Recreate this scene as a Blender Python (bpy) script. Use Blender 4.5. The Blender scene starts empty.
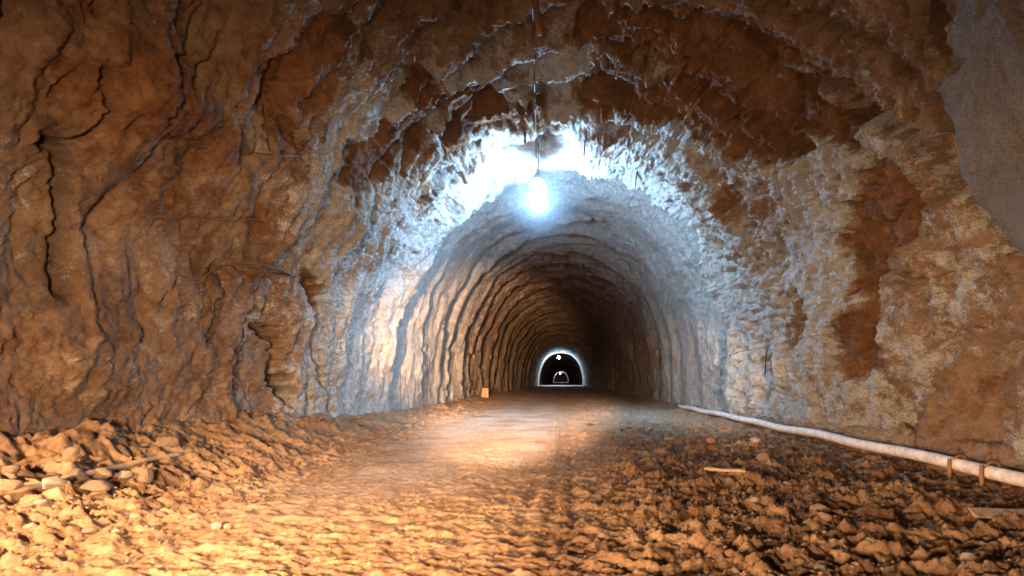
import bpy, math, random
import numpy as np
from mathutils import Vector, Matrix
from mathutils.bvhtree import BVHTree

random.seed(7)
rng = np.random.default_rng(11)
S = bpy.context.scene
COL = S.collection
F32 = np.float32

# ------------------------------------------------------------------ camera numbers
F, VX, VY, CH = 600.0, 561.0, 381.0, 1.0     # focal length in px, vanishing point, camera height (m)

def project(x, y, z):
    yy = np.maximum(y, 0.5)
    return VX + F * x / yy, VY - F * (z - CH) / yy

# ------------------------------------------------------------------ noise
_perm = rng.permutation(256).astype(np.int32)
_perm = np.concatenate([_perm, _perm, _perm])
_g = np.array([[1,1,0],[-1,1,0],[1,-1,0],[-1,-1,0],[1,0,1],[-1,0,1],[1,0,-1],[-1,0,-1],
               [0,1,1],[0,-1,1],[0,1,-1],[0,-1,-1],[1,1,0],[-1,1,0],[0,-1,1],[0,-1,-1]], dtype=F32)

def perlin(x, y, z):
    xi = np.floor(x).astype(np.int32); yi = np.floor(y).astype(np.int32); zi = np.floor(z).astype(np.int32)
    xf = (x - xi).astype(F32); yf = (y - yi).astype(F32); zf = (z - zi).astype(F32)
    xi &= 255; yi &= 255; zi &= 255
    u = xf*xf*xf*(xf*(xf*6-15)+10); v = yf*yf*yf*(yf*(yf*6-15)+10); w = zf*zf*zf*(zf*(zf*6-15)+10)
    out = 0
    for dx in (0, 1):
        wx = u if dx else 1-u
        for dy in (0, 1):
            wy = v if dy else 1-v
            a = _perm[_perm[xi+dx] + yi+dy]
            for dz in (0, 1):
                wz = w if dz else 1-w
                h = _perm[a + zi+dz] & 15
                g = _g[h]
                out = out + wx*wy*wz*(g[..., 0]*(xf-dx) + g[..., 1]*(yf-dy) + g[..., 2]*(zf-dz))
    return out

def fbm(x, y, z, sc, octv=4, gain=0.5, off=0.0, ridged=False):
    a, t, s = 1.0, 0.0, 1.0/sc
    for k in range(octv):
        n = perlin(x*s+off+17.3*k, y*s+off*1.7+5.1*k, z*s-off+9.7*k)
        if ridged: n = 0.5 - 2*np.abs(n)
        t = t + a*n
        a *= gain; s *= 2.03
    return t

def sstep(a, b, x):
    t = np.clip((x-a)/(b-a), 0, 1)
    return t*t*(3-2*t)

def terrace(t, k, sharp=0.25):
    v = t*k
    i = np.floor(v); f = v-i
    return (i + sstep(0.5-sharp, 0.5+sharp, f))/k

def poly_sd(U, V, pts):
    """signed distance (inside positive) to a closed outline"""
    n = len(pts); d = np.full(U.shape, 1e9, F32); inside = np.zeros(U.shape, bool)
    for i in range(n):
        x0, y0 = pts[i]; x1, y1 = pts[(i+1) % n]
        ex, ey = x1-x0, y1-y0
        t = np.clip(((U-x0)*ex+(V-y0)*ey)/(ex*ex+ey*ey+1e-9), 0, 1)
        d = np.minimum(d, np.hypot(U-x0-t*ex, V-y0-t*ey))
        c = ((y0 > V) != (y1 > V)) & (U < (x1-x0)*(V-y0)/((y1-y0) if y1 != y0 else 1e-9)+x0)
        inside ^= c
    return np.where(inside, d, -d)

def line_d(U, V, pts):
    d = np.full(U.shape, 1e9, F32)
    for (x0, y0), (x1, y1) in zip(pts[:-1], pts[1:]):
        ex, ey = x1-x0, y1-y0
        t = np.clip(((U-x0)*ex+(V-y0)*ey)/(ex*ex+ey*ey+1e-9), 0, 1)
        d = np.minimum(d, np.hypot(U-x0-t*ex, V-y0-t*ey))
    return d

# ------------------------------------------------------------------ mesh helpers
def grid_mesh(name, X, Y, Z, mat, flip=False, attrs=None):
    R, C = X.shape
    co = np.stack([X, Y, Z], -1).reshape(-1, 3).astype(F32)
    i = np.arange(R*C).reshape(R, C)
    q = np.stack([i[:-1, :-1], i[:-1, 1:], i[1:, 1:], i[1:, :-1]], -1).reshape(-1, 4)
    if flip: q = q[:, ::-1]
    me = bpy.data.meshes.new(name)
    me.vertices.add(len(co)); me.vertices.foreach_set('co', co.ravel())
    me.loops.add(q.size); me.loops.foreach_set('vertex_index', q.ravel().astype(np.int32))
    me.polygons.add(len(q)); me.polygons.foreach_set('loop_start', np.arange(0, q.size, 4, dtype=np.int32))
    me.polygons.foreach_set('use_smooth', np.ones(len(q), bool))
    me.update(calc_edges=True)
    for k, a in (attrs or {}).items():
        at = me.attributes.new(k, 'FLOAT', 'POINT'); at.data.foreach_set('value', a.reshape(-1).astype(F32))
    me.materials.append(mat)
    o = bpy.data.objects.new(name, me); COL.objects.link(o)
    return o

class MB:
    def __init__(s): s.v = []; s.f = []
    def add(s, vs, fs):
        b = len(s.v); s.v += [tuple(v) for v in vs]; s.f += [tuple(b+i for i in f) for f in fs]
    def tube(s, pts, r, n=8, cap=True, wob=0.0):
        pts = [Vector(p) for p in pts]; rs = r if isinstance(r, (list, tuple)) else [r]*len(pts)
        rings = []; up = None
        for i, p in enumerate(pts):
            t = (pts[min(i+1, len(pts)-1)]-pts[max(i-1, 0)]).normalized()
            if up is None:
                up = Vector((0, 0, 1)) if abs(t.z) < .9 else Vector((1, 0, 0))
            a = t.cross(up).normalized(); b = a.cross(t).normalized(); up = b
            rings.append([p + (a*math.cos(2*math.pi*k/n)+b*math.sin(2*math.pi*k/n))*rs[i]*(1+random.uniform(-wob, wob)) for k in range(n)])
        vs = [v for rg in rings for v in rg]; fs = []
        for i in range(len(pts)-1):
            for k in range(n):
                fs.append((i*n+k, i*n+(k+1) % n, (i+1)*n+(k+1) % n, (i+1)*n+k))
        if cap:
            fs.append(tuple(range(n))[::-1]); fs.append(tuple((len(pts)-1)*n+k for k in range(n)))
        s.add(vs, fs)
    def lathe(s, prof, n=24, M=None):
        M = M or Matrix(); vs = []; fs = []
        for r, z in prof:
            for k in range(n):
                vs.append(M @ Vector((r*math.cos(2*math.pi*k/n), r*math.sin(2*math.pi*k/n), z)))
        for i in range(len(prof)-1):
            for k in range(n):
                fs.append((i*n+k, i*n+(k+1) % n, (i+1)*n+(k+1) % n, (i+1)*n+k))
        s.add(vs, fs)
    def build(s, name, mat, parent=None, smooth=True):
        me = bpy.data.meshes.new(name); me.from_pydata(s.v, [], s.f)
        me.polygons.foreach_set('use_smooth', np.full(len(me.polygons), smooth)); me.materials.append(mat); me.update()
        o = bpy.data.objects.new(name, me); COL.objects.link(o)
        if parent: o.parent = parent
        return o

def tag(o, label=None, cat=None, group=None, kind=None):
    for k, v in (('label', label), ('category', cat), ('group', group), ('kind', kind)):
        if v: o[k] = v
    return o

def empty(name, loc):
    o = bpy.data.objects.new(name, None); o.location = loc; o.empty_display_size = .1; COL.objects.link(o); return o

def recentre(o, c):
    c = Vector(c); o.data.transform(Matrix.Translation(-c)); o.location = c; return o

# ------------------------------------------------------------------ materials
def new_mat(name):
    m = bpy.data.materials.new(name); m.use_nodes = True
    nt = m.node_tree; nt.nodes.clear()
    out = nt.nodes.new('ShaderNodeOutputMaterial'); b = nt.nodes.new('ShaderNodeBsdfPrincipled')
    nt.links.new(b.outputs[0], out.inputs[0])
    return m, nt, b

class NT:
    def __init__(s, nt):
        s.nt = nt; s.tc = nt.nodes.new('ShaderNodeTexCoord')
    def L(s, a, b): s.nt.links.new(a, b)
    def noise(s, scale, detail=4, rough=.6, vec=None, stretch=None, ridged=False, dist=0):
        n = s.nt.nodes.new('ShaderNodeTexNoise'); n.inputs['Scale'].default_value = scale
        n.inputs['Detail'].default_value = detail; n.inputs['Roughness'].default_value = rough
        n.inputs['Distortion'].default_value = dist
        src = s.tc.outputs['Object']
        if stretch:
            mp = s.nt.nodes.new('ShaderNodeMapping'); mp.inputs['Scale'].default_value = stretch
            s.L(src, mp.inputs[0]); src = mp.outputs[0]
        s.L(src, n.inputs['Vector']); return n.outputs['Fac']
    def voro(s, scale, feature='F1', stretch=None):
        n = s.nt.nodes.new('ShaderNodeTexVoronoi'); n.feature = feature; n.inputs['Scale'].default_value = scale
        src = s.tc.outputs['Object']
        if stretch:
            mp = s.nt.nodes.new('ShaderNodeMapping'); mp.inputs['Scale'].default_value = stretch
            s.L(src, mp.inputs[0]); src = mp.outputs[0]
        s.L(src, n.inputs['Vector']); return n.outputs['Distance']
    def math(s, op, a, b=None, clamp=False):
        n = s.nt.nodes.new('ShaderNodeMath'); n.operation = op; n.use_clamp = clamp
        for i, v in enumerate((a, b)):
            if v is None: continue
            if isinstance(v, (int, float)): n.inputs[i].default_value = v
            else: s.L(v, n.inputs[i])
        return n.outputs[0]
    def ramp(s, fac, stops):
        n = s.nt.nodes.new('ShaderNodeValToRGB'); e = n.color_ramp.elements
        while len(e) < len(stops): e.new(.5)
        for k, (p, c) in enumerate(stops):
            e[k].position = p; e[k].color = (*c, 1) if len(c) == 3 else c
        s.L(fac, n.inputs[0]); return n.outputs[0]
    def mix(s, f, a, b, mode='MIX'):
        n = s.nt.nodes.new('ShaderNodeMix'); n.data_type = 'RGBA'; n.blend_type = mode
        for i, v in ((0, f), (6, a), (7, b)):
            if isinstance(v, (int, float)): n.inputs[i].default_value = v
            elif isinstance(v, tuple): n.inputs[i].default_value = (*v, 1)
            else: s.L(v, n.inputs[i])
        return n.outputs[2]
    def attr(s, name):
        n = s.nt.nodes.new('ShaderNodeAttribute'); n.attribute_name = name; return n.outputs['Fac']
    def bump(s, b, h, dist, strength=1.0, prev=None):
        n = s.nt.nodes.new('ShaderNodeBump'); n.inputs['Distance'].default_value = dist
        n.inputs['Strength'].default_value = strength
        s.L(h, n.inputs['Height'])
        if prev: s.L(prev, n.inputs['Normal'])
        s.L(n.outputs[0], b.inputs['Normal']); return n.outputs[0]

def rock_mat():
    m, nt, b = new_mat('tunnel_rock'); N = NT(nt)
    dep = N.attr('deposit'); st = N.attr('stain_shade'); sh = N.attr('shotcrete')
    n1 = N.noise(1.1, 6, .62); n2 = N.noise(6, 6, .7); n3 = N.noise(38, 4, .7)
    brown = N.ramp(N.math('ADD', N.math('MULTIPLY', n1, .55), N.math('MULTIPLY', n2, .45)),
                   [(.30, (.105, .048, .022)), (.46, (.215, .095, .042)), (.56, (.33, .155, .07)), (.70, (.44, .25, .14))])
    ochre = N.ramp(N.math('ADD', N.math('MULTIPLY', n1, .5), N.math('MULTIPLY', n2, .5)),
                   [(.30, (.16, .090, .055)), (.46, (.30, .18, .11)), (.56, (.40, .26, .17)), (.70, (.54, .38, .27))])
    e0 = N.math('ADD', dep, N.math('MULTIPLY', N.math('SUBTRACT', n2, .5), .6))
    brown = N.mix(N.ramp(e0, [(.02, (0, 0, 0)), (.22, (1, 1, 1))]), brown, ochre)
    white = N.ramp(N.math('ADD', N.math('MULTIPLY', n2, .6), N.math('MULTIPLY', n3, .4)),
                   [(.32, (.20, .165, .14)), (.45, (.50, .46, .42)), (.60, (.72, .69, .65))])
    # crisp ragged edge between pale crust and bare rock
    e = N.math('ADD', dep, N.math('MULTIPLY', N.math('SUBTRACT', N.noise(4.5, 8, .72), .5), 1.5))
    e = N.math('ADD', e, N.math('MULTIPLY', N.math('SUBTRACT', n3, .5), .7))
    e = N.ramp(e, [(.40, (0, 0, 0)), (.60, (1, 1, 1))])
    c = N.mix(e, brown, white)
    grey = N.ramp(N.noise(60, 4, .8), [(.35, (.10, .095, .09)), (.65, (.31, .285, .27))])
    c = N.mix(N.math('MULTIPLY', sh, .85), c, grey)
    c = N.mix(st, c, (.035, .032, .032))
    N.L(c, b.inputs['Base Color'])
    b.inputs['Roughness'].default_value = .82
    b.inputs['Specular IOR Level'].default_value = .25
    h = N.math('ADD', N.math('MULTIPLY', N.noise(13, 8, .68), 1.0), N.math('MULTIPLY', N.voro(22), .25))
    p = N.bump(b, h, .20, 1.0)
    N.bump(b, N.noise(60, 6, .8), .06, 1.0, prev=p)
    return m

def floor_mat():
    m, nt, b = new_mat('dirt_floor'); N = NT(nt)
    dust = N.attr('dust'); floor_shade = N.attr('floor_shade')
    n1 = N.noise(1.5, 6, .65); n2 = N.noise(16, 5, .7)
    c = N.ramp(N.math('ADD', N.math('MULTIPLY', n1, .5), N.math('MULTIPLY', n2, .5)),
               [(.32, (.20, .105, .052)), (.48, (.38, .22, .12)), (.62, (.55, .36, .22))])
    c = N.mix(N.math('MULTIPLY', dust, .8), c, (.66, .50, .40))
    c = N.mix(N.math('MULTIPLY', floor_shade, .75), c, (.13, .062, .035))
    pale = N.ramp(N.voro(9), [(.0, (1, 1, 1)), (.13, (0, 0, 0))])
    c = N.mix(N.math('MULTIPLY', pale, .35), c, (.62, .5, .4))
    N.L(c, b.inputs['Base Color'])
    b.inputs['Roughness'].default_value = .9
    b.inputs['Specular IOR Level'].default_value = .15
    p = N.bump(b, N.noise(26, 8, .75, stretch=(.7, 1, 1)), .07, 1.0)
    N.bump(b, N.noise(90, 5, .75), .03, 1.0, prev=p)
    return m

def stone_mat(name, c0, c1, sc=9):
    m, nt, b = new_mat(name); N = NT(nt)
    c = N.ramp(N.noise(sc, 6, .7), [(.35, c0), (.65, c1)])
    N.L(c, b.inputs['Base Color']); b.inputs['Roughness'].default_value = .85
    N.bump(b, N.noise(sc*.5, 8, .75), .25, .8)
    return m

def plain_mat(name, c0, c1, rough=.7, metal=0.0, sc=20, stretch=None, bump=.004):
    m, nt, b = new_mat(name); N = NT(nt)
    n = N.noise(sc, 6, .7, stretch=stretch)
    N.L(N.ramp(n, [(.35, c0), (.65, c1)]), b.inputs['Base Color'])
    b.inputs['Roughness'].default_value = rough; b.inputs['Metallic'].default_value = metal
    N.bump(b, n, bump, .7)
    return m

def glow_mat(name, col, s):
    m, nt, b = new_mat(name)
    b.inputs['Base Color'].default_value = (.9, .95, 1, 1)
    b.inputs['Emission Color'].default_value = (*col, 1); b.inputs['Emission Strength'].default_value = s
    return m

M = dict(
    rock=rock_mat(), floor=floor_mat(),
    stone=stone_mat('tan_stone', (.26, .16, .095), (.44, .29, .18)),
    pale=stone_mat('pale_stone', (.42, .31, .22), (.62, .49, .38)),
    red=stone_mat('reddish_stone', (.50, .17, .09), (.72, .33, .20)),
    dark=stone_mat('dark_stone', (.08, .05, .035), (.16, .10, .07)),
    concrete=plain_mat('pale_concrete', (.62, .62, .62), (.8, .8, .8), .8, sc=3),
    pipe=plain_mat('dusty_plastic_pipe', (.44, .34, .28), (.74, .64, .58), .75, sc=9),
    rust=plain_mat('rusty_steel', (.07, .035, .02), (.20, .09, .045), .75, .3, 40),
    wire=plain_mat('black_rubber', (.015, .013, .012), (.04, .035, .03), .6),
    wood=plain_mat('weathered_wood', (.24, .15, .08), (.42, .30, .19), .8, 0, 14, (6, 1, 6)),
    bark=plain_mat('muddy_timber', (.16, .075, .035), (.30, .15, .075), .85, 0, 14, (6, 6, 1)),
    hose=plain_mat('muddy_hose', (.32, .2, .11), (.48, .32, .2), .8, 0, 10),
    socket=plain_mat('grey_lamp_metal', (.2, .2, .21), (.34, .34, .36), .45, .7),
)
COLD = (.34, .64, 1.0)

# ------------------------------------------------------------------ tunnel profile
A0, HH, PW = 4.65, 6.9, 2.35
_t = np.linspace(0, math.pi, 6001)
_px = -np.sign(np.cos(_t))*np.abs(np.cos(_t))**(2/PW)*A0
_pz = np.abs(np.sin(_t))**(2/PW)*HH
_px = np.concatenate([[-A0], _px, [A0]]); _pz = np.concatenate([[-.5], _pz, [-.5]])
_s = np.concatenate([[0], np.cumsum(np.hypot(np.diff(_px), np.diff(_pz)))]); ARC = _s[-1]
def profile(u):
    s = u*ARC
    x = np.interp(s, _s, _px); z = np.interp(s, _s, _pz); e = .25
    dx = np.interp(s+e, _s, _px)-np.interp(s-e, _s, _px); dz = np.interp(s+e, _s, _pz)-np.interp(s-e, _s, _pz)
    l = np.hypot(dx, dz); return x, z, -dz/l, dx/l      # outward normal

RINGS = np.array([-9, -5, -1, 2.5, 5.6, 8.2, 10.3, 13.0, 16.4, 19.6, 22.4, 24.6, 27.8, 31.0, 34.6, 38.5, 42.5, 46, 51, 56, 62, 70, 77, 84, 92, 100, 108, 116, 124]
                 + list(range(134, 440, 12)), float)
NU = 960
yrows = np.concatenate([np.linspace(-9, 3.4, 60, endpoint=False),
                        3.4*np.exp(np.arange(0, math.log(122/3.4), .0044)),
                        np.linspace(123, 418, 110)])
u1 = np.linspace(0, 1, NU)
PX, PZ, NX, NZ = (a[None, :].astype(F32)+np.zeros((len(yrows), 1), F32) for a in profile(u1))
YY = yrows[:, None].astype(F32)+np.zeros_like(PX)
UU = u1[None, :].astype(F32)+np.zeros_like(PX)

# widen towards the camera on the left
wl = sstep(13, 5, YY)*sstep(.5, .15, UU)*.45
X0 = PX+NX*wl; Z0 = PZ+NZ*wl
near = sstep(24, 13, YY)
rightness = sstep(-1.5, 2.0, PX)
topness = sstep(2.6, 4.2, PZ)

# coordinates warped along the rounds
wob = fbm(X0, YY*.3, Z0, 2.6, 2, off=3.1)*.8 + fbm(X0, YY*.6, Z0, .6, 3, off=8)*.16
yw = YY + wob*np.clip(YY/14, .5, 2.4) + .35*(X0/4.6)*near
idx = np.clip(np.searchsorted(RINGS, yw)-1, 0, len(RINGS)-2)
r0 = RINGS[idx]; r1 = RINGS[idx+1]
fr = np.clip((yw-r0)/(r1-r0), 0, 1)
amps = np.where((RINGS > 16) & (RINGS < 17), 1.6, rng.uniform(.3, 1.5, len(RINGS)))[idx]
Aring = np.where(YY > 14.5, .62, .20)*amps*sstep(140, 110, YY) + .12*(YY > 130)
saw = Aring*((1-fr)**1.2)*sstep(0, .02+.10/np.maximum(r1-r0, 1), fr)
saw += .20*(1-.7*rightness)*np.exp(-(fr*(r1-r0)/.22)**2)*sstep(15, 17, YY)*sstep(140, 110, YY)
saw *= (.6+.4*sstep(.4, 2.5, PZ))
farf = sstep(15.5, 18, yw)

disp = saw.copy()
saw_low = Aring*.5
disp += fbm(X0, YY*.6, Z0, 3.2, 3, off=1.0)*.32*(1-.5*farf)
disp -= (.24*topness+.12)*sstep(17.5, 16, yw)
lowd = disp-saw+saw_low+.06
# bedded, broken rock overhead: oblique ledges
bx = X0*.34+Z0*.12; by = YY*1.55+X0*.45; bz = Z0*.34
tl = fbm(bx, by, bz, 1.15, 4, .55, off=20)
led = terrace(tl, 5.5, .12)
disp += led*(.50-.28*rightness*sstep(13, 10, YY))*topness*(1-.8*farf)*(.35+.65*sstep(-3.6, -2.2, X0))
# slabby blocks on the right near wall
tr = fbm(X0*.6, YY*1.25+X0*.4, Z0*.55, 1.4, 5, .55, off=33)
disp += terrace(tr, 4, .14)*(.32-.14*sstep(3, 4.5, Z0))*rightness*near*(1-.3*topness)
# pocked crust on the right wall
pk = fbm(X0, YY, Z0, .34, 4, .6, off=41)
disp += np.maximum(pk, .06)*.26*rightness*near*sstep(3.5, 8, YY)
# soft hollows, drips and folds on the left wall
fl = fbm(X0, YY*1.2, Z0*.6, .95, 4, .5, off=52)
disp += fl*.12*(1-rightness)*(1-.5*topness)*(1-.6*farf)
fo = fbm(X0, YY*2.2, Z0*.30, .55, 3, .5, off=61, ridged=True)
disp += np.maximum(-fo, -.25)*.05*(1-rightness)*sstep(6, 9, YY)*(1-topness)
# open joints between the beds
rc = fbm(X0*.5+Z0*.2, YY*1.7+X0*.5, Z0*.5, 1.0, 2, .45, off=130, ridged=True)
disp += sstep(.50, .68, rc)*.26*np.clip(rightness*sstep(2.2, 3.4, Z0)+topness, 0, 1)*(1-farf)*near
# general roughness
disp += fbm(X0, YY, Z0, .55, 4, .55, off=70)*.085*(1-.35*farf)
disp += fbm(X0, YY, Z0, .13, 3, .6, off=75, ridged=True)*-.026*sstep(30, 8, YY)
disp += fbm(X0, YY, Z0, .06, 2, .6, off=77)*.02*sstep(14, 8, YY)
# far rounds: small sub steps
sub = fbm(X0*.4, YY*1.4+wob, Z0*.25, 1.3, 3, .5, off=81)
disp += terrace(sub, 4, .15)*.07*farf*sstep(140, 100, YY)

dep = np.zeros_like(disp); stain_shade = np.zeros_like(disp); shot = np.zeros_like(disp)
U, V = project(X0+NX*lowd, YY, Z0+NZ*lowd)
vis = (YY > 3.3)
jit = fbm(X0, YY, Z0, .7, 4, .6, off=90); jit2 = fbm(X0, YY, Z0, .7, 4, .6, off=95)
pxm = F/np.maximum(YY, 3)
UJ = U+jit*14; VJ = V+jit2*14

def region(pts, soft=5, jitter=True):
    xs = [p[0] for p in pts]; ys = [p[1] for p in pts]
    sel = vis & (U > min(xs)-40) & (U < max(xs)+40) & (V > min(ys)-40) & (V < max(ys)+40) & (YY < 40)
    out = np.zeros(U.shape, F32)
    if sel.any():
        d = poly_sd((UJ if jitter else U)[sel], (VJ if jitter else V)[sel], pts)
        out[sel] = sstep(-soft, soft, d)
    return out
def crack(pts, w=4, j=.5):
    xs = [p[0] for p in pts]; ys = [p[1] for p in pts]
    sel = vis & (U > min(xs)-30) & (U < max(xs)+30) & (V > min(ys)-30) & (V < max(ys)+30) & (YY < 40)
    out = np.zeros(U.shape, F32)
    if sel.any():
        d = line_d((U+jit*14*j)[sel], (V+jit2*14*j)[sel], pts)
        out[sel] = sstep(w, w*.45, d)
    return out

# pale mineral crust; its wide soft edge also paints the lamp's fading light
crust_glow = region([(300, 440), (303, 300), (295, 190), (322, 110), (395, 62), (470, 35), (560, 28), (640, 60), (720, 90),
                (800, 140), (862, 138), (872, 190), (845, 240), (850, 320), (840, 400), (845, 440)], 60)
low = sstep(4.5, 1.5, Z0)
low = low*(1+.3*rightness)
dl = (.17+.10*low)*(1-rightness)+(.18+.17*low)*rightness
dep = dl+(.92-dl)*crust_glow
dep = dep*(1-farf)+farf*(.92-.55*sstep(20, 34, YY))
dep -= .30*topness*sstep(9, 12, YY)*(1-farf)  # less pale on the roof, countering the lamp's glare in the colour
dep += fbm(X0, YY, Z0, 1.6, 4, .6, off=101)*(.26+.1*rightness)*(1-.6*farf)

bare = [
 ([(335,182),(345,150),(375,122),(402,104),(404,66),(450,72),(478,82),(440,108),(420,140),(395,158),(385,180),(350,204)], .16),
 ([(446,112),(470,86),(500,88),(545,98),(560,128),(505,130),(480,140),(444,153)], .30),
 ([(575,14),(620,8),(700,24),(790,66),(850,122),(862,150),(800,138),(740,108),(690,80),(640,62),(590,46),(560,32)], .22),
 ([(600,66),(680,82),(760,120),(802,150),(790,165),(730,150),(660,122),(590,108),(572,90)], .20),
 ([(845,162),(882,158),(924,190),(918,230),(892,268),(872,302),(852,282),(838,240),(850,200)], .22),
 ([(853,312),(874,300),(884,346),(902,370),(872,376),(850,384),(846,345)], .13),
 ([(790,298),(801,298),(804,340),(793,346)], .08),
 ([(728,190),(742,196),(738,214)], .05),
 ([(405,165),(425,160),(430,190),(412,198)], .08),
 ([(257,76),(286,80),(284,142),(268,120)], .20),
 ([(240,60),(300,30),(360,20),(330,90),(300,110)], .05),
 ([(303,276),(316,282),(318,300),(311,317),(303,298)], .25),
 ([(236,210),(262,200),(266,228),(244,232)], .06),
]
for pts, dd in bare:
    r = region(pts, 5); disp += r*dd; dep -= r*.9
# deep opening in the left wall, its shade painted in as dark colour
r = region([(254,318),(266,322),(272,352),(288,392),(286,404),(272,402),(262,366)], 4); disp += r*.55; stain_shade += r*.6
for pts, w, dd in [
 ([(770,-10),(820,18),(880,45),(925,78),(942,128),(950,170)], 12, .65),
 ([(928,-10),(936,30),(958,60)], 11, .5),
 ([(700,10),(735,42),(775,52),(830,80),(880,118),(925,142),(945,170)], 11, .55),
 ([(690,16),(712,24),(726,44),(742,52),(775,54)], 10, .5),
 ([(790,92),(850,118),(912,140),(938,172),(948,196)], 10, .5),
 ([(944,120),(952,170),(985,210),(1030,262)], 13, .60),
 ([(640,58),(700,88),(760,124),(800,150)], 8, .40),
 ([(868,300),(876,345),(900,372)], 4, .16),
 ([(838,300),(846,340),(850,372)], 3, .10),
 ([(207,266),(212,290),(208,310),(196,345)], 3, .12),
 ([(160,300),(172,280),(174,272)], 4, .10),
 ([(40,130),(50,170),(46,220),(44,290)], 10, .12),
 ([(95,70),(100,110),(80,130),(30,140)], 7, .14),
 ([(320,300),(312,340),(318,380),(326,410)], 5, .14),
 ([(128,440),(136,425),(140,405)], 4, .10),
 ([(228,340),(236,365),(244,400)], 3, .05),
 ([(865,235),(880,225),(905,210)], 4, .10),
 ([(450,88),(434,120),(440,150)], 3, .10)]:
    c = crack(pts, w); disp += c*dd; stain_shade += 0
for pts, w in [([(40,120),(52,170),(46,220),(40,300)], 14), ([(72,180),(78,250)], 7), ([(95,60),(100,110),(80,130),(30,140)], 6),
               ([(160,60),(172,115),(172,160)], 4), ([(240,120),(243,200),(240,260)], 5), ([(205,270),(212,300),(200,345)], 4)]:
    stain_shade += crack(pts, w)*.5
# rough sprayed concrete slab at top right
sl = region([(944,120),(948,70),(962,-30),(1100,-60),(1100,300),(1030,262),(982,206),(952,170)], 3)
sm = sl*.9
disp = disp*(1-sm)+sm*(lowd-.10+fbm(X0, YY, Z0, 2.5, 2, off=7)*.1+fbm(X0, YY, Z0, .09, 3, .7, off=5)*.02)
shot += sl
# seepage streaks on the left wall
sk = fbm(X0, YY*2.6, Z0*.28, .9, 4, .6, off=120)
stain_shade += sstep(.28, .55, sk)*.45*(1-rightness)*near*sstep(.6, 2.2, Z0)
fade_floor = sstep(-.4, .6, Z0)
disp = disp*(.45+.55*fade_floor)
dep = np.clip(dep, -.2, 1.1); stain_shade = np.clip(stain_shade, 0, .8)
WX, WZ, WY = X0+NX*disp, Z0+NZ*disp, YY
kL = int(.23*NU); kR = NU-kL
shell = []
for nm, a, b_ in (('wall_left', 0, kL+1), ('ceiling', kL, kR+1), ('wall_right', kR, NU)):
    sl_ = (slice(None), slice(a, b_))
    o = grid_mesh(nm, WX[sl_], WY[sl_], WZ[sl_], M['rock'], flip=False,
                  attrs=dict(deposit=dep[sl_], stain_shade=stain_shade[sl_], shotcrete=shot[sl_]))
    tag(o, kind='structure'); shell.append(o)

# ------------------------------------------------------------------ floor
frows = np.concatenate([np.linspace(-9, 1.6, 50, endpoint=False), 1.6*np.exp(np.arange(0, math.log(418/1.6), .0046))])
s1 = np.linspace(-1, 1, 1150)
hw = np.minimum(6.2, 2.6+1.05*np.maximum(frows, 0))
hw[frows < 1.6] = np.linspace(6.2, 4.28, (frows < 1.6).sum())
FX = (s1[None, :]*hw[:, None]).astype(F32); FY = (frows[:, None]+np.zeros_like(FX)).astype(F32); O = np.zeros_like(FX)
nearf = sstep(16, 7, FY)
edge = fbm(FX, FY, O, 1.3, 3, off=2)*.5
left_bank = sstep(-3.1, -4.9, FX+edge)*(.12+.34*nearf)
right_bank = sstep(4.25, 4.75, FX+edge*.15)*(.10+.22*nearf)
H = left_bank+right_bank
H += fbm(FX, FY, O, 2.4, 3, off=4)*.05*(.3+.7*sstep(1, 3, np.abs(FX)))
strip = np.exp(-((FX+1.85+edge*.2)/.85)**2)+.8*np.exp(-((FX+.55+edge*.2)/.45)**2)*sstep(5, 9, FY)
strip = np.clip(strip, 0, 1)*sstep(2.5, 6, FY)
rough = np.clip(1-strip, 0, 1)
rough *= .35+.65*np.clip(sstep(-.2, 1.2, FX)+sstep(-2.4, -3.2, FX), 0, 1)
rough *= sstep(60, 10, FY)*.9+.1
cl = fbm(FX, FY*1.1, O, .30, 5, .58, off=9, ridged=True)
cl2 = fbm(FX*.55, FY*1.3, O, .16, 4, .6, off=14)
H += rough*(cl*-.020+terrace(cl2, 3.5, .26)*(.036+.014*sstep(-1, -3, FX)))
lump = np.maximum(fbm(FX*.55, FY, O, .30, 4, .6, off=19)-.08, 0)
H += rough*lump*.10
H += (.015+.034*rough)*fbm(FX*.6, FY, O, .085, 4, .65, off=29)*sstep(22, 6, FY)
# tyre grooves; the middle ones shape the tripod's shadow streak
for gx, gd, gwid in ((-.03, .030, .05), (-.22, .018, .05), (.14, .018, .04), (-2.35, .02, .07), (-1.15, .02, .07)):
    H -= gd*np.exp(-((FX-gx+.05*np.sin(FY*.4))/gwid)**2)*(.6+fbm(FX, FY, O, .3, 2, off=33))
# ridges of soil on the bank
H += left_bank*fbm(FX*.9, FY*.9, O, .38, 4, .55, off=39)*.27
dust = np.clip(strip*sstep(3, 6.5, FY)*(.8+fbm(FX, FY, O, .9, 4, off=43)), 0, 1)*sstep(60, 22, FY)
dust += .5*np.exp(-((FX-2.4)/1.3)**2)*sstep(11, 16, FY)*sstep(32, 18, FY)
floor_shade = np.clip(sstep(.3, 1.6, FX)*sstep(12, 7, FY)*(.55+fbm(FX, FY, O, .8, 4, off=47)), 0, 1)*sstep(4.6, 4.0, FX)  # dimmer light on the right floor, painted as darker soil
floor_shade = np.clip(floor_shade+.6*np.exp(-((FX-.02)/.13)**2)*sstep(14, 8, FY), 0, 1)  # shadow streak of the tripod, painted as a dark band
floor = grid_mesh('floor', FX, FY, H, M['floor'], attrs=dict(dust=dust, floor_shade=floor_shade))
tag(floor, kind='structure')

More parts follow.
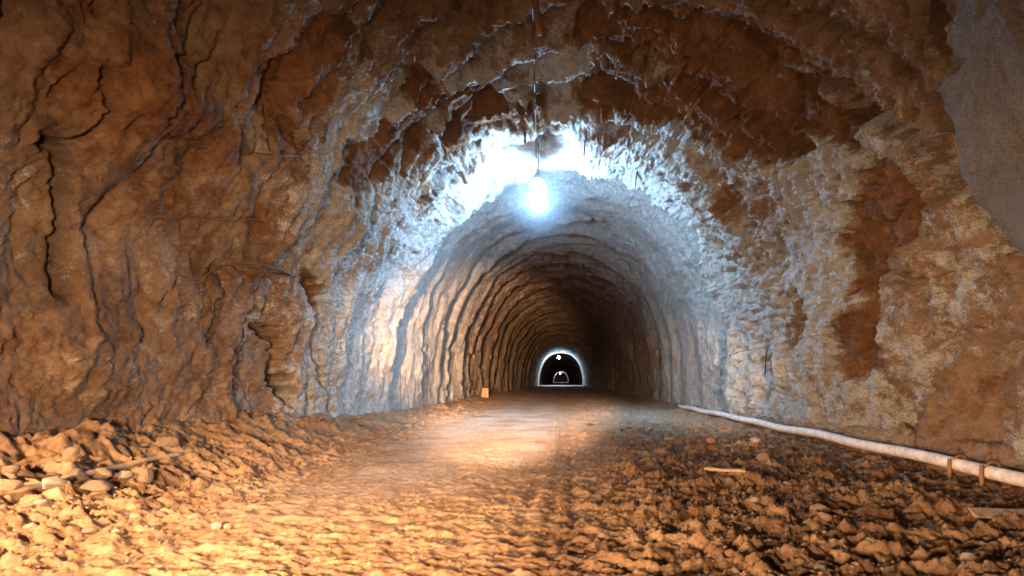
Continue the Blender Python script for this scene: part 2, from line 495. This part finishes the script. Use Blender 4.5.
# ------------------------------------------------------------------ ray helpers (placing things on the built surfaces)
bvh_floor = BVHTree.FromObject(floor, bpy.context.evaluated_depsgraph_get())
def shell_bvh():
    step = 2
    a = np.stack([WX[::step, ::step], WY[::step, ::step], WZ[::step, ::step]], -1)
    R, C = a.shape[:2]; i = np.arange(R*C).reshape(R, C)
    q = np.stack([i[:-1, :-1], i[:-1, 1:], i[1:, 1:], i[1:, :-1]], -1).reshape(-1, 4)
    return BVHTree.FromPolygons([Vector(v) for v in a.reshape(-1, 3).tolist()], q.tolist())
bvh_wall = shell_bvh()
CAM = Vector((0, 0, CH))
def ray(px, py): return Vector(((px-VX)/F, 1, -(py-VY)/F)).normalized()
def on_wall(px, py, off=0.0):
    h = bvh_wall.ray_cast(CAM, ray(px, py))
    return (h[0]-ray(px, py)*off) if h[0] else CAM+ray(px, py)*10
def on_floor(px, py):
    h = bvh_floor.ray_cast(CAM, ray(px, py)); return h[0]
def ground(x, y):
    h = bvh_floor.ray_cast(Vector((x, y, 3)), Vector((0, 0, -1))); return h[0].z if h[0] else 0
def roof(x, y):
    h = bvh_wall.ray_cast(Vector((x, y, 3)), Vector((0, 0, 1))); return h[0].z if h[0] else 6.8

# ------------------------------------------------------------------ portal rings far down the tunnel
def portal(y, name, inset=.30):
    mb = MB(); n = 72; D = .9
    t = np.linspace(0, math.pi, n)
    def prof(a, h): return [(-math.copysign(abs(math.cos(k))**(2/PW), math.cos(k))*a, abs(math.sin(k))**(2/PW)*h) for k in t]
    o_, i_ = prof(A0+.5, HH+.5), prof(A0-inset+.1, HH-inset+.1)
    vs = []
    for yy in (y, y+D):
        vs += [(x, yy, z-.02) for x, z in o_]+[(x, yy, z-.02) for x, z in i_]
    fs = []
    for k in range(n-1):
        fs += [(k, k+1, n+k+1, n+k), (2*n+k, 3*n+k, 3*n+k+1, 2*n+k+1), (n+k, n+k+1, 3*n+k+1, 3*n+k), (k, 2*n+k, 2*n+k+1, k+1)]
    mb.add(vs, fs)
    # raised sill across the floor
    m = 24; vs = []
    for k in range(m):
        x = -A0+2*A0*k/(m-1)
        vs += [(x, y-.5, -.2), (x, y-.35, .16), (x, y+.6, .16), (x, y+.75, -.2)]
    mb.add(vs, [(4*k+j, 4*k+4+j, 4*k+5+j, 4*k+1+j) for k in range(m-1) for j in range(3)])
    o = mb.build(name, M['concrete'], smooth=False); tag(o, kind='structure'); return o
portal(121.5, 'trim_1'); portal(382, 'trim_2')
# end of the visible drift
mb = MB(); mb.add([(-6, 417, -1), (6, 417, -1), (6, 417, 8), (-6, 417, 8)], [(0, 1, 2, 3)])
tag(mb.build('wall_back', M['rock']), kind='structure')

# ------------------------------------------------------------------ lamps
def lamp(x, y, z, r, power, label, glow, top=None):
    root = empty('hanging_lamp', (x, y, z)); tag(root, label, 'lamp', 'hanging lamps along the tunnel roof')
    mb = MB(); prof = []
    for k in range(15):
        a = -math.pi/2+math.pi*.86*k/14; prof.append((max(.001, r*math.cos(a)), r*math.sin(a)*1.08))
    mb.lathe(prof, 28); g = mb.build('bulb', glow_mat('lit_bulb', (.72, .88, 1), glow), root)
    zt = prof[-1][1]; rt = prof[-1][0]
    mb = MB(); mb.lathe([(rt*1.08, zt-.01), (rt*1.15, zt+r*.2), (rt*.9, zt+r*.6), (rt*.5, zt+r*.85), (.001, zt+r*.9)], 20)
    mb.build('socket', M['socket'], root)
    tz = (top or roof(x, y))-z+.05
    mb = MB(); mb.tube([(0, 0, zt+r*.7), (.01, 0, (zt+tz)/2), (0, 0, tz)], max(.012, r*.07), 8); mb.build('cord', M['wire'], root)
    ld = bpy.data.lights.new('lamp_light', 'POINT'); ld.energy = power; ld.color = COLD; ld.shadow_soft_size = r*.5
    lo = bpy.data.objects.new('lamp_light', ld); COL.objects.link(lo); lo.location = (x, y, z-r-.12-r*.5)
    g.visible_shadow = True
    return root
LD = 14.7
lamp((538-VX)*LD/F, LD, CH+194*LD/F, .19, 2500, 'round glaring blue-white lamp hanging nearest, below the tunnel roof', 60)
lamp(-.45, 119.5, CH+23.7*119.5/F, .26, 1300, 'small bright lamp glowing at the top of the far white-rimmed arch', 80)
lamp(-.6, 378, CH+7.6*378/F, .40, 500, 'tiniest farthest lamp, a pinpoint seen through the white-rimmed arch', 120)

# supply cable along the roof
pts = []
for k in range(16):
    py = -40+k*13.2; px = 532.5+(py)/187*4.5
    p = on_wall(px, py, .10 if k % 3 else .04); pts.append(p)
mb = MB(); mb.tube(pts, .013, 6)
for a in (0, 4, 8, 12): 
    mb.tube([pts[a], pts[a]+Vector((0, 0, .25))], .01, 5)
tag(recentre(mb.build('power_cable', M['wire']), pts[8]), 'thin black electric cable strung along the roof to the near lamp', 'cable')

# ------------------------------------------------------------------ lights near the camera: warm lamps plus unseen spots added as fill
def spot(name, loc, target, energy, deg, blend, col, size=.08):
    ld = bpy.data.lights.new(name, 'SPOT'); ld.energy = energy; ld.spot_size = math.radians(deg); ld.spot_blend = blend
    ld.color = col; ld.shadow_soft_size = size
    o = bpy.data.objects.new(name, ld); COL.objects.link(o); o.location = loc
    o.rotation_euler = (Vector(target)-Vector(loc)).to_track_quat('-Z', 'Y').to_euler(); return o
WARM = (1.0, .65, .37)
spot('work_light', (.4, -2.5, .8), (-4.6, 9, .2), 5200, 60, 1.0, WARM)
spot('beam_light', (-1.9, -2.0, .9), (-4.1, 38, 3.3), 120000, 16, .9, (1, .58, .28), .12)
spot('road_fill', (-.6, -2.5, 2.3), (-1.3, 22, 0), 85000, 19, .9, (1, .66, .40), .06)  # added spot, brightens the far road strip
spot('floor_fill', (-1.2, -1.5, .9), (-1.3, 6, -.3), 2000, 86, .8, WARM, .06)  # added fill for the near middle floor
spot('track_fill', (-.8, -2.0, 1.5), (-2.3, 8.5, 0), 9000, 36, 1.0, (1, .68, .42), .05)  # added fill for the gap between the floor and road spots
spot('side_light', (-4.7, 2.4, 1.35), (-1.0, 6.3, 0), 2100, 110, .9, WARM, .05)
spot('low_fill', (-3.5, 1.3, .5), (3.0, 5.2, -.1), 1500, 64, .8, WARM, .04)  # added low spot, lengthens shadows on the right floor
spot('wall_light', (1.2, -2.5, .9), (4.65, 23, 1.2), 22000, 12, .9, WARM)
spot('right_fill', (-1.5, -2.0, .7), (5.2, 6.4, .1), 2500, 48, 1.0, WARM, .05)  # added fill for the near right wall
spot('upper_fill', (-3.2, .6, .5), (1, 9, 4.5), 80, 100, 1.0, (1, .60, .34), .08)  # added spot, rakes the roof from the left

spot('roof_fill', (3.3, -.5, .5), (2.2, 8, 5), 430, 90, 1.0, (1, .60, .34), .06)  # added spot, rakes the right roof so its ledges cast shadows

# ------------------------------------------------------------------ drain pipe along the right wall
p0 = Vector((4.02, 4.2, 0)); pipe_root = empty('drain_pipe', (4.05, 5, .1))
tag(pipe_root, 'long pale dusty pipe lying along the foot of the right wall', 'pipe')
pts = []
for k in range(60):
    y = 3.2+ (21-3.2)*(k/59)**1.5
    x = 4.12+.035*math.sin(y*.9)+.012*math.sin(y*2.7)
    pts.append((x, y, .135+.012*math.sin(y*2.1)))
mb = MB(); mb.tube([Vector(p)-pipe_root.location for p in pts], .065, 14); mb.build('pipe_body', M['pipe'], pipe_root)
for px_, c in ((960, 'bark'), (993, 'bark')):
    y = F*4.12/(px_-VX)
    mb = MB(); L_ = pipe_root.location
    mb.tube([Vector((4.12+.075*math.cos(a), y, .15+.075*math.sin(a)))-L_ for a in np.linspace(-.6, math.pi+.6, 14)], .012, 6)
    mb.tube([Vector((4.01, y, .20))-L_, Vector((4.0, y-.02, -.02))-L_], .02, 6)
    mb.build('clamp', M['bark'], pipe_root)

# ------------------------------------------------------------------ rocks
def rock_mesh(seed, sub=3, flat=.7, ang=.35):
    import bmesh
    bm = bmesh.new(); bmesh.ops.create_icosphere(bm, subdivisions=sub, radius=1)
    r = random.Random(seed)
    pl = [(Vector((r.gauss(0, 1), r.gauss(0, 1), r.gauss(0, 1))).normalized(), r.uniform(.55, .85)) for _ in range(9)]
    from mathutils import noise
    for v in bm.verts:
        for n_, d in pl:
            e = v.co.dot(n_)-d
            if e > 0: v.co -= n_*e*(1-ang*.3)
        v.co *= 1+.10*noise.noise(v.co*2+Vector((seed, 0, 0)))+.04*noise.noise(v.co*6+Vector((seed, 3, 0)))
        v.co.z *= flat
    me = bpy.data.meshes.new('rock'); bm.to_mesh(me); bm.free()
    me.polygons.foreach_set('use_smooth', np.ones(len(me.polygons), bool)); me.update(); return me

def place_rock(px, py, wpx, mat, label, flat=.7, stretch=(1, 1, 1), rz=0, seed=None, group=None, name='rock', sink=.25):
    p = on_floor(px, py+wpx*.25)
    r = wpx*.5*p.y/F
    me = rock_mesh(seed or int(px*7+py), flat=flat); me.materials.append(M[mat])
    o = bpy.data.objects.new(name, me); COL.objects.link(o)
    o.scale = (r*stretch[0], r*stretch[1], r*stretch[2]); o.rotation_euler = (random.uniform(-.1, .1), random.uniform(-.1, .1), rz)
    o.location = (p.x, p.y+r*.5, ground(p.x, p.y+r*.5)+r*flat*stretch[2]*(1-sink))
    return tag(o, label, 'rock', group)
place_rock(137, 474, 23, 'stone', 'smooth round tan boulder right of the paired stones on the left bank', .9, seed=3)
place_rock(70, 473, 24, 'stone', 'left stone of the blocky pair above the half-buried hose', .75, seed=5)
place_rock(94, 472, 24, 'stone', 'right stone of the blocky pair above the half-buried hose', .75, seed=9)
place_rock(91, 487, 30, 'stone', 'flat tan slab of stone just below the blocky pair', .42, seed=12, sink=.1)
place_rock(48, 491, 22, 'pale', 'pale pinkish stone lying on the hose at the left', .6, seed=15)
place_rock(4, 491, 24, 'stone', 'smooth tan stone cut by the left edge of the picture', .6, seed=18)
place_rock(8, 474, 14, 'stone', 'small tan stone high on the bank at the far left', .7, seed=21)
place_rock(68, 459, 16, 'stone', 'upright stone leaning on the bank behind the blocky pair', 1.0, seed=24)
place_rock(122, 478, 14, 'pale', 'small pale stone beside the smooth round boulder', .6, seed=27)
place_rock(38, 508, 13, 'pale', 'small pale stone in the dirt below the pinkish one', .6, seed=30)
place_rock(134, 514, 10, 'pale', 'little pale stone low on the left floor below the boulder', .7, seed=31)
place_rock(165, 446, 20, 'stone', 'wide low stone at the wall foot beside the dark hollow', .6, seed=33)
place_rock(215, 527, 11, 'pale', 'left pale stone of a small pair on the open left floor', .7, seed=36)
place_rock(226, 527, 9, 'pale', 'right pale stone of a small pair on the open left floor', .7, seed=37)
place_rock(711, 441, 11, 'red', 'reddish orange stone on the right floor', .8, seed=40)
place_rock(756, 442, 12, 'pale', 'pale flattish stone right of the reddish stone', .5, seed=43)
place_rock(823, 505, 22, 'stone', 'largest tan block among the dark clods of the right floor', .6, seed=46)
place_rock(826, 521, 15, 'stone', 'squarish tan stone just below the largest tan block', .6, seed=49)
place_rock(765, 457, 15, 'stone', 'tan wedge-shaped stone between the pipe and the stick', .7, seed=52)
place_rock(590, 424, 9, 'dark', 'dark flat stone alone on the smooth middle track', .4, seed=55)
place_rock(872, 540, 14, 'stone', 'tan stone low on the right floor toward the bottom edge', .7, seed=58)
place_rock(700, 565, 10, 'stone', 'small tan stone at the bottom edge right of the middle groove', .7, seed=61)
place_rock(670, 441, 10, 'pale', 'pale low stone left of the reddish stone', .4, seed=64)

# pale block leaning against the far left wall
p = on_floor(485, 397.5)
import bmesh
bm = bmesh.new(); bmesh.ops.create_cube(bm, size=1)
bmesh.ops.scale(bm, vec=(.40, .16, .52), verts=bm.verts)
for v in bm.verts:
    if v.co.z > 0: v.co.x *= .8
    v.co += Vector((random.uniform(-.02, .02), 0, random.uniform(-.02, .02)))
bmesh.ops.bevel(bm, geom=bm.edges[:], offset=.02, segments=2, affect='EDGES')
me = bpy.data.meshes.new('stone_block'); bm.to_mesh(me); bm.free(); me.materials.append(M["stone"])
o = bpy.data.objects.new('stone_block', me); COL.objects.link(o)
o.location = (p.x, p.y, ground(p.x, p.y)+.25); o.rotation_euler = (-.15, 0, .3)
tag(o, 'pale upright block standing at the foot of the far left wall', 'block')

# countable loose stones, one object each
kinds = [rock_mesh(200+k, sub=2, flat=.65) for k in range(8)]
for k, me in enumerate(kinds): me.materials.append(M[('stone', 'stone', 'stone', 'dark', 'stone', 'stone', 'stone', 'pale')[k]])
def scatter(n, xr, yr, sr, label, group):
    made = 0
    while made < n:
        y = yr[0]+(yr[1]-yr[0])*random.random()**1.3; x = random.uniform(*xr)
        u = VX+F*x/y
        if not 4 < u < 1020: continue
        g = ground(x, y); v = VY-F*(g-CH)/y
        if v > 572: continue
        s = random.uniform(*sr)
        o = bpy.data.objects.new('stone', random.choice(kinds)); COL.objects.link(o)
        o.location = (x, y, g+s*.35); o.scale = (s*random.uniform(.8, 1.3), s, s*random.uniform(.7, 1.1))
        o.rotation_euler = (random.uniform(-.3, .3), random.uniform(-.3, .3), random.uniform(0, 6.3))
        tag(o, label, 'stone', group); made += 1
scatter(90, (-4.3, -2.6), (3.6, 13), (.018, .06), 'small loose stone strewn along the rough left bank', 'loose stones on the left bank')
scatter(90, (.8, 3.9), (3.1, 14), (.018, .06), 'small loose stone strewn over the dark right floor', 'loose stones on the right floor')
scatter(30, (4.3, 4.6), (5.5, 14), (.02, .05), 'small loose stone on the slope between pipe and right wall', 'loose stones behind the pipe')

# grit: uncountable
mb = MB(); ico = [(0, 0, 1), (.9, 0, .3), (.3, .85, .3), (-.7, .5, .3), (-.7, -.5, .3), (.3, -.85, .3), (0, 0, -.5)]
icf = [(0, 1, 2), (0, 2, 3), (0, 3, 4), (0, 4, 5), (0, 5, 1), (6, 2, 1), (6, 3, 2), (6, 4, 3), (6, 5, 4), (6, 1, 5)]
cnt = 0
while cnt < 5200:
    y = 2.6*math.exp(random.random()*2.0); x = random.uniform(-4.4, 4.5)
    if -2.3 < x < .3 and random.random() < .8: continue
    if abs(VX+F*x/y-512) > 560: continue
    s = random.uniform(.004, .013)*(1+y/12); g = ground(x, y); a = random.uniform(0, 6.3); ca, sa = math.cos(a), math.sin(a)
    k1, k2 = random.uniform(.7, 1.5), random.uniform(.5, 1)
    mb.add([(x+s*(ca*px_*k1-sa*py_), y+s*(sa*px_*k1+ca*py_), g+s*.2+s*pz_*k2) for px_, py_, pz_ in ico], icf); cnt += 1
tag(mb.build('gravel', M['stone'], smooth=False), 'fine loose gravel and crumbs of earth spread over the tunnel floor', 'gravel', kind='stuff')

# ------------------------------------------------------------------ hose on the left bank
pix = [(-8, 498), (18, 495), (40, 489), (62, 484), (84, 478), (104, 474), (124, 469), (146, 463), (168, 459), (186, 456)]
pts = []
for a, b_ in zip(pix[:-1], pix[1:]):
    for k in range(4):
        t_ = k/4; q = on_floor(a[0]+(b_[0]-a[0])*t_, a[1]+(b_[1]-a[1])*t_); pts.append(q)
for _ in range(3):
    pts = [pts[0]]+[(pts[i-1]+pts[i]*2+pts[i+1])/4 for i in range(1, len(pts)-1)]+[pts[-1]]
pts = [p+Vector((0, 0, .03)) for p in pts]
mb = MB(); mb.tube(pts, .022, 8)
tag(recentre(mb.build('hose', M['hose']), pts[18]), 'muddy half-buried hose running along the stony left bank', 'hose')

# ------------------------------------------------------------------ sticks and boards on the right floor
def stick(name, a, b_, r, mat, label, cat, flatk=1.0, lift=.015):
    pa, pb = on_floor(*a), on_floor(*b_); pa = pa+Vector((0, 0, lift)); pb = pb+Vector((0, 0, lift))
    n = 7; pts = [pa.lerp(pb, k/(n-1))+Vector((random.uniform(-1, 1), random.uniform(-1, 1), random.uniform(-1, 1)))*r*.25 for k in range(n)]
    mb = MB(); mb.tube(pts, [r*random.uniform(.8, 1.1)*(1 if 0 < k < n-1 else .6) for k in range(n)], 8)
    return tag(recentre(mb.build(name, M[mat]), pts[3]), label, cat)
stick('stick', (704, 470), (746, 473), .022, 'wood', 'pale stick lying across the dark right floor', 'stick')
stick('stick', (905, 478), (912, 488), .018, 'bark', 'short dark stick poking out of the clods below the pipe', 'stick')
stick('stick', (850, 452), (838, 446), .014, 'bark', 'short twig near the pipe on the right floor', 'stick')
def board(c1, c2, w, t_, mat, label):
    a, b_ = on_floor(*c1), on_floor(*c2); d = b_-a; L_ = d.length; mid = (a+b_)/2
    bm = bmesh.new(); bmesh.ops.create_cube(bm, size=1); bmesh.ops.scale(bm, vec=(L_, w, t_), verts=bm.verts)
    bmesh.ops.subdivide_edges(bm, edges=bm.edges[:], cuts=2, use_grid_fill=True)
    for v in bm.verts: v.co += Vector((random.uniform(-.01, .01), random.uniform(-.008, .008), .01*math.sin(v.co.x*5)))
    bmesh.ops.bevel(bm, geom=[e for e in bm.edges if e.calc_face_angle(0) > .8], offset=.004, segments=1, affect='EDGES')
    me = bpy.data.meshes.new('board'); bm.to_mesh(me); bm.free(); me.materials.append(M[mat])
    o = bpy.data.objects.new('board', me); COL.objects.link(o); o.location = mid+Vector((0, 0, .04))
    o.rotation_euler = (math.radians(10), -math.atan2(d.z, math.hypot(d.x, d.y)), math.atan2(d.y, d.x))
    return tag(o, label, 'board')
board((972, 517), (1045, 522), .16, .02, 'wood', 'weathered board half sunk in dirt at the right edge')

# ------------------------------------------------------------------ rusty rods on the walls
def rod(mb, pixs, r=.009, off=.05):
    pts = [on_wall(x, y, o_ if isinstance(o_, float) else off) for x, y, *rest in pixs for o_ in [rest[0] if rest else off]]
    mb.tube(pts, r, 6); return pts
def rod_thing(name, lists, r, label, cat, mat='rust', off=.05):
    mb = MB(); P = []
    for l in lists: P += rod(mb, l, r, off)
    return tag(recentre(mb.build(name, M[mat]), P[0]), label, cat)
rod_thing('steel_rod', [[(242, 150, -.1), (262, 154, .06), (280, 156, .12), (297, 156, .2)]], .011, 'thin dark rod sticking out of the upper left wall', 'rod')
rod_thing('wire_strand', [[(150, 217), (175, 217), (192, 217), (210, 219), (232, 222), (246, 218), (262, 222)]], .007, 'thin wire running level across the left wall below the jutting rod', 'wire', off=.03)
# torn mesh: each bar is a part
root = empty('torn_wire_mesh', on_wall(225, 272)); tag(root, 'torn bent steel mesh hanging off the left wall', 'mesh')
for l in ([(200, 282, .06), (212, 270, .12), (228, 264, .18), (250, 263, .2), (275, 270, .22), (295, 277, .12)],
          [(226, 264, .18), (246, 266, .2), (270, 272, .16), (294, 276, .1)],
          [(236, 263, .16), (262, 264, .2), (280, 270, .2), (296, 277, .12)],
          [(198, 281, .05), (204, 288, .08), (210, 300, .06), (211, 312, .03)],
          [(212, 270, .12), (220, 280, .08), (232, 280, .05), (244, 272, .05)],
          [(228, 264, .17), (238, 272, .1), (252, 277, .06), (258, 270, .04)],
          [(172, 272, .03), (188, 278, .04), (200, 280, .06)],
          [(208, 290, .05), (224, 292, .03), (240, 288, .03), (256, 282, .03)],
          [(262, 264, .2), (268, 270, .14), (258, 276, .08)]):
    mb = MB(); pts = [on_wall(x, y, o_)-root.location for x, y, o_ in l]; mb.tube(pts, .010, 6); mb.build('bar', M['rust'], root)
rod_thing('steel_bracket', [[(721, 376), (722, 358), (730, 356), (738, 352)]], .012, 'thin dark bent rod on the pale right wall, left of the taller one', 'rod')
rod_thing('steel_bracket', [[(765, 374), (766, 356), (767, 349), (772, 346)]], .014, 'taller dark bent rod on the right wall above the pipe', 'rod')
rod_thing('steel_rod', [[(771, 373), (771, 352)]], .010, 'thin straight rod hanging right beside the taller bent rod', 'rod')
rod_thing('wire_strand', [[(738, 352), (772, 346), (800, 338), (818, 335), (836, 333)]], .006, 'thin wire slanting up the right wall from the bent rods', 'wire', off=.03)
rod_thing('steel_rod', [[(730, 173), (742, 176), (754, 170)]], .010, 'short rod on the pocked pale wall right of the lamp', 'rod')
rod_thing('steel_rod', [[(795, 147, .02), (803, 145, .14), (814, 141, .2)]], .011, 'short rod poking from the ledge at upper right', 'rod')
rod_thing('wire_strand', [[(935, 278), (946, 273), (954, 271)]], .008, 'short loose wire end on the brown right wall', 'wire', off=.04)

# ------------------------------------------------------------------ bolts driven into the roof
def peg(top, bot, r, mat, label, drop):
    a = on_wall(*top); d = ray(*bot); 
    b_ = CAM+d*((a-CAM).length-drop)
    root = empty('roof_bolt', a); tag(root, label, 'bolt')
    ax = (a-b_).normalized()
    mb = MB(); n = 6
    mb.tube([(a+ax*.15).lerp(b_, k/(n-1))-a for k in range(n)], [r*(1.1-.06*k) for k in range(n)], 8, wob=.12); mb.build('shaft', M[mat], root)
    mb = MB(); mb.tube([ax*.0-ax*.01, ax*.03], r*1.5, 4); mb.build('plate', M['rust'], root, smooth=False)
    return root
peg((535, 2), (540, 34), .05, 'bark', 'thick brown stub hanging from the roof beside the cable at the top edge', .5)
peg((613, -6), (612, 12), .04, 'bark', 'orange-brown bolt at the top edge of the picture', .3)
peg((606, 40), (598, 58), .035, 'bark', 'brown slanting bolt below the orange-brown one', .35)
peg((620, 66), (616, 78), .03, 'wood', 'short stubby bolt under the dark roof ledge', .25)
peg((685, 62), (672, 83), .04, 'bark', 'brown bolt with broad head on the right roof ledge', .4)
peg((700, 99), (686, 117), .028, 'wood', 'pale wooden peg slanting out of the right roof', .4)
peg((525, 130), (525, 143), .03, 'dark', 'dark stub on the pale roof left above the lamp', .2)
peg((601, 108), (602, 122), .022, 'wood', 'thin pale bolt on the roof right above the lamp', .2)
peg((654, 120), (652, 134), .028, 'wood', 'stubby pale bolt beneath the right roof band', .2)
peg((585, 140), (584, 156), .018, 'rust', 'thin rusty bolt close above and right of the lamp', .2)
peg((637, 172), (635, 188), .022, 'rust', 'rusty bolt on the pale roof far right of the lamp', .2)

# ------------------------------------------------------------------ haze ball added around the near lamp to give its glare
mb = MB(); R_ = 1.9
mb.lathe([(max(.001, R_*math.cos(a)), R_*math.sin(a)) for a in np.linspace(-math.pi/2, math.pi/2, 25)], 48)
m = bpy.data.materials.new('glare_haze'); m.use_nodes = True; nt = m.node_tree; nt.nodes.clear()
out = nt.nodes.new('ShaderNodeOutputMaterial'); vs = nt.nodes.new('ShaderNodeVolumeScatter')
vs.inputs['Color'].default_value = (.75, .87, 1, 1)
tc_ = nt.nodes.new('ShaderNodeTexCoord'); ln = nt.nodes.new('ShaderNodeVectorMath'); ln.operation = 'LENGTH'
nt.links.new(tc_.outputs['Object'], ln.inputs[0])
mr = nt.nodes.new('ShaderNodeMapRange'); mr.interpolation_type = 'SMOOTHERSTEP'
mr.inputs['From Min'].default_value = 0; mr.inputs['From Max'].default_value = R_*.97
mr.inputs['To Min'].default_value = .022; mr.inputs['To Max'].default_value = 0
nt.links.new(ln.outputs['Value'], mr.inputs['Value']); nt.links.new(mr.outputs[0], vs.inputs['Density'])
nt.links.new(vs.outputs[0], out.inputs['Volume'])
hz = mb.build('glare_haze', m); hz.location = ((538-VX)*LD/F, LD-.1, CH+194*LD/F)
tag(hz, 'thin bluish haze ball added to glow around the near lamp', 'haze', kind='stuff')

# ------------------------------------------------------------------ camera, world, view
w = bpy.data.worlds.new('world'); S.world = w; w.use_nodes = True
w.node_tree.nodes['Background'].inputs[0].default_value = (0, 0, 0, 1); w.node_tree.nodes['Background'].inputs[1].default_value = 0
cd = bpy.data.cameras.new('camera'); cam = bpy.data.objects.new('camera', cd); COL.objects.link(cam)
cam.location = CAM; cam.rotation_euler = (math.pi/2, 0, 0); cd.sensor_width = 36; cd.lens = F/1024*36
cd.shift_x = -(VX-512)/1024; cd.shift_y = (VY-288)/1024; cd.clip_end = 1000; cd.clip_start = .05
S.camera = cam
vs = S.view_settings; S.display_settings.display_device = 'sRGB'
vs.view_transform = 'Standard'; vs.look = 'None'; vs.gamma = 1; vs.exposure = 0; vs.use_curve_mapping = False
S.cycles.max_bounces = 5; S.cycles.diffuse_bounces = 3; S.cycles.volume_bounces = 0; S.cycles.use_denoising = True
S.cycles.sample_clamp_indirect = 4
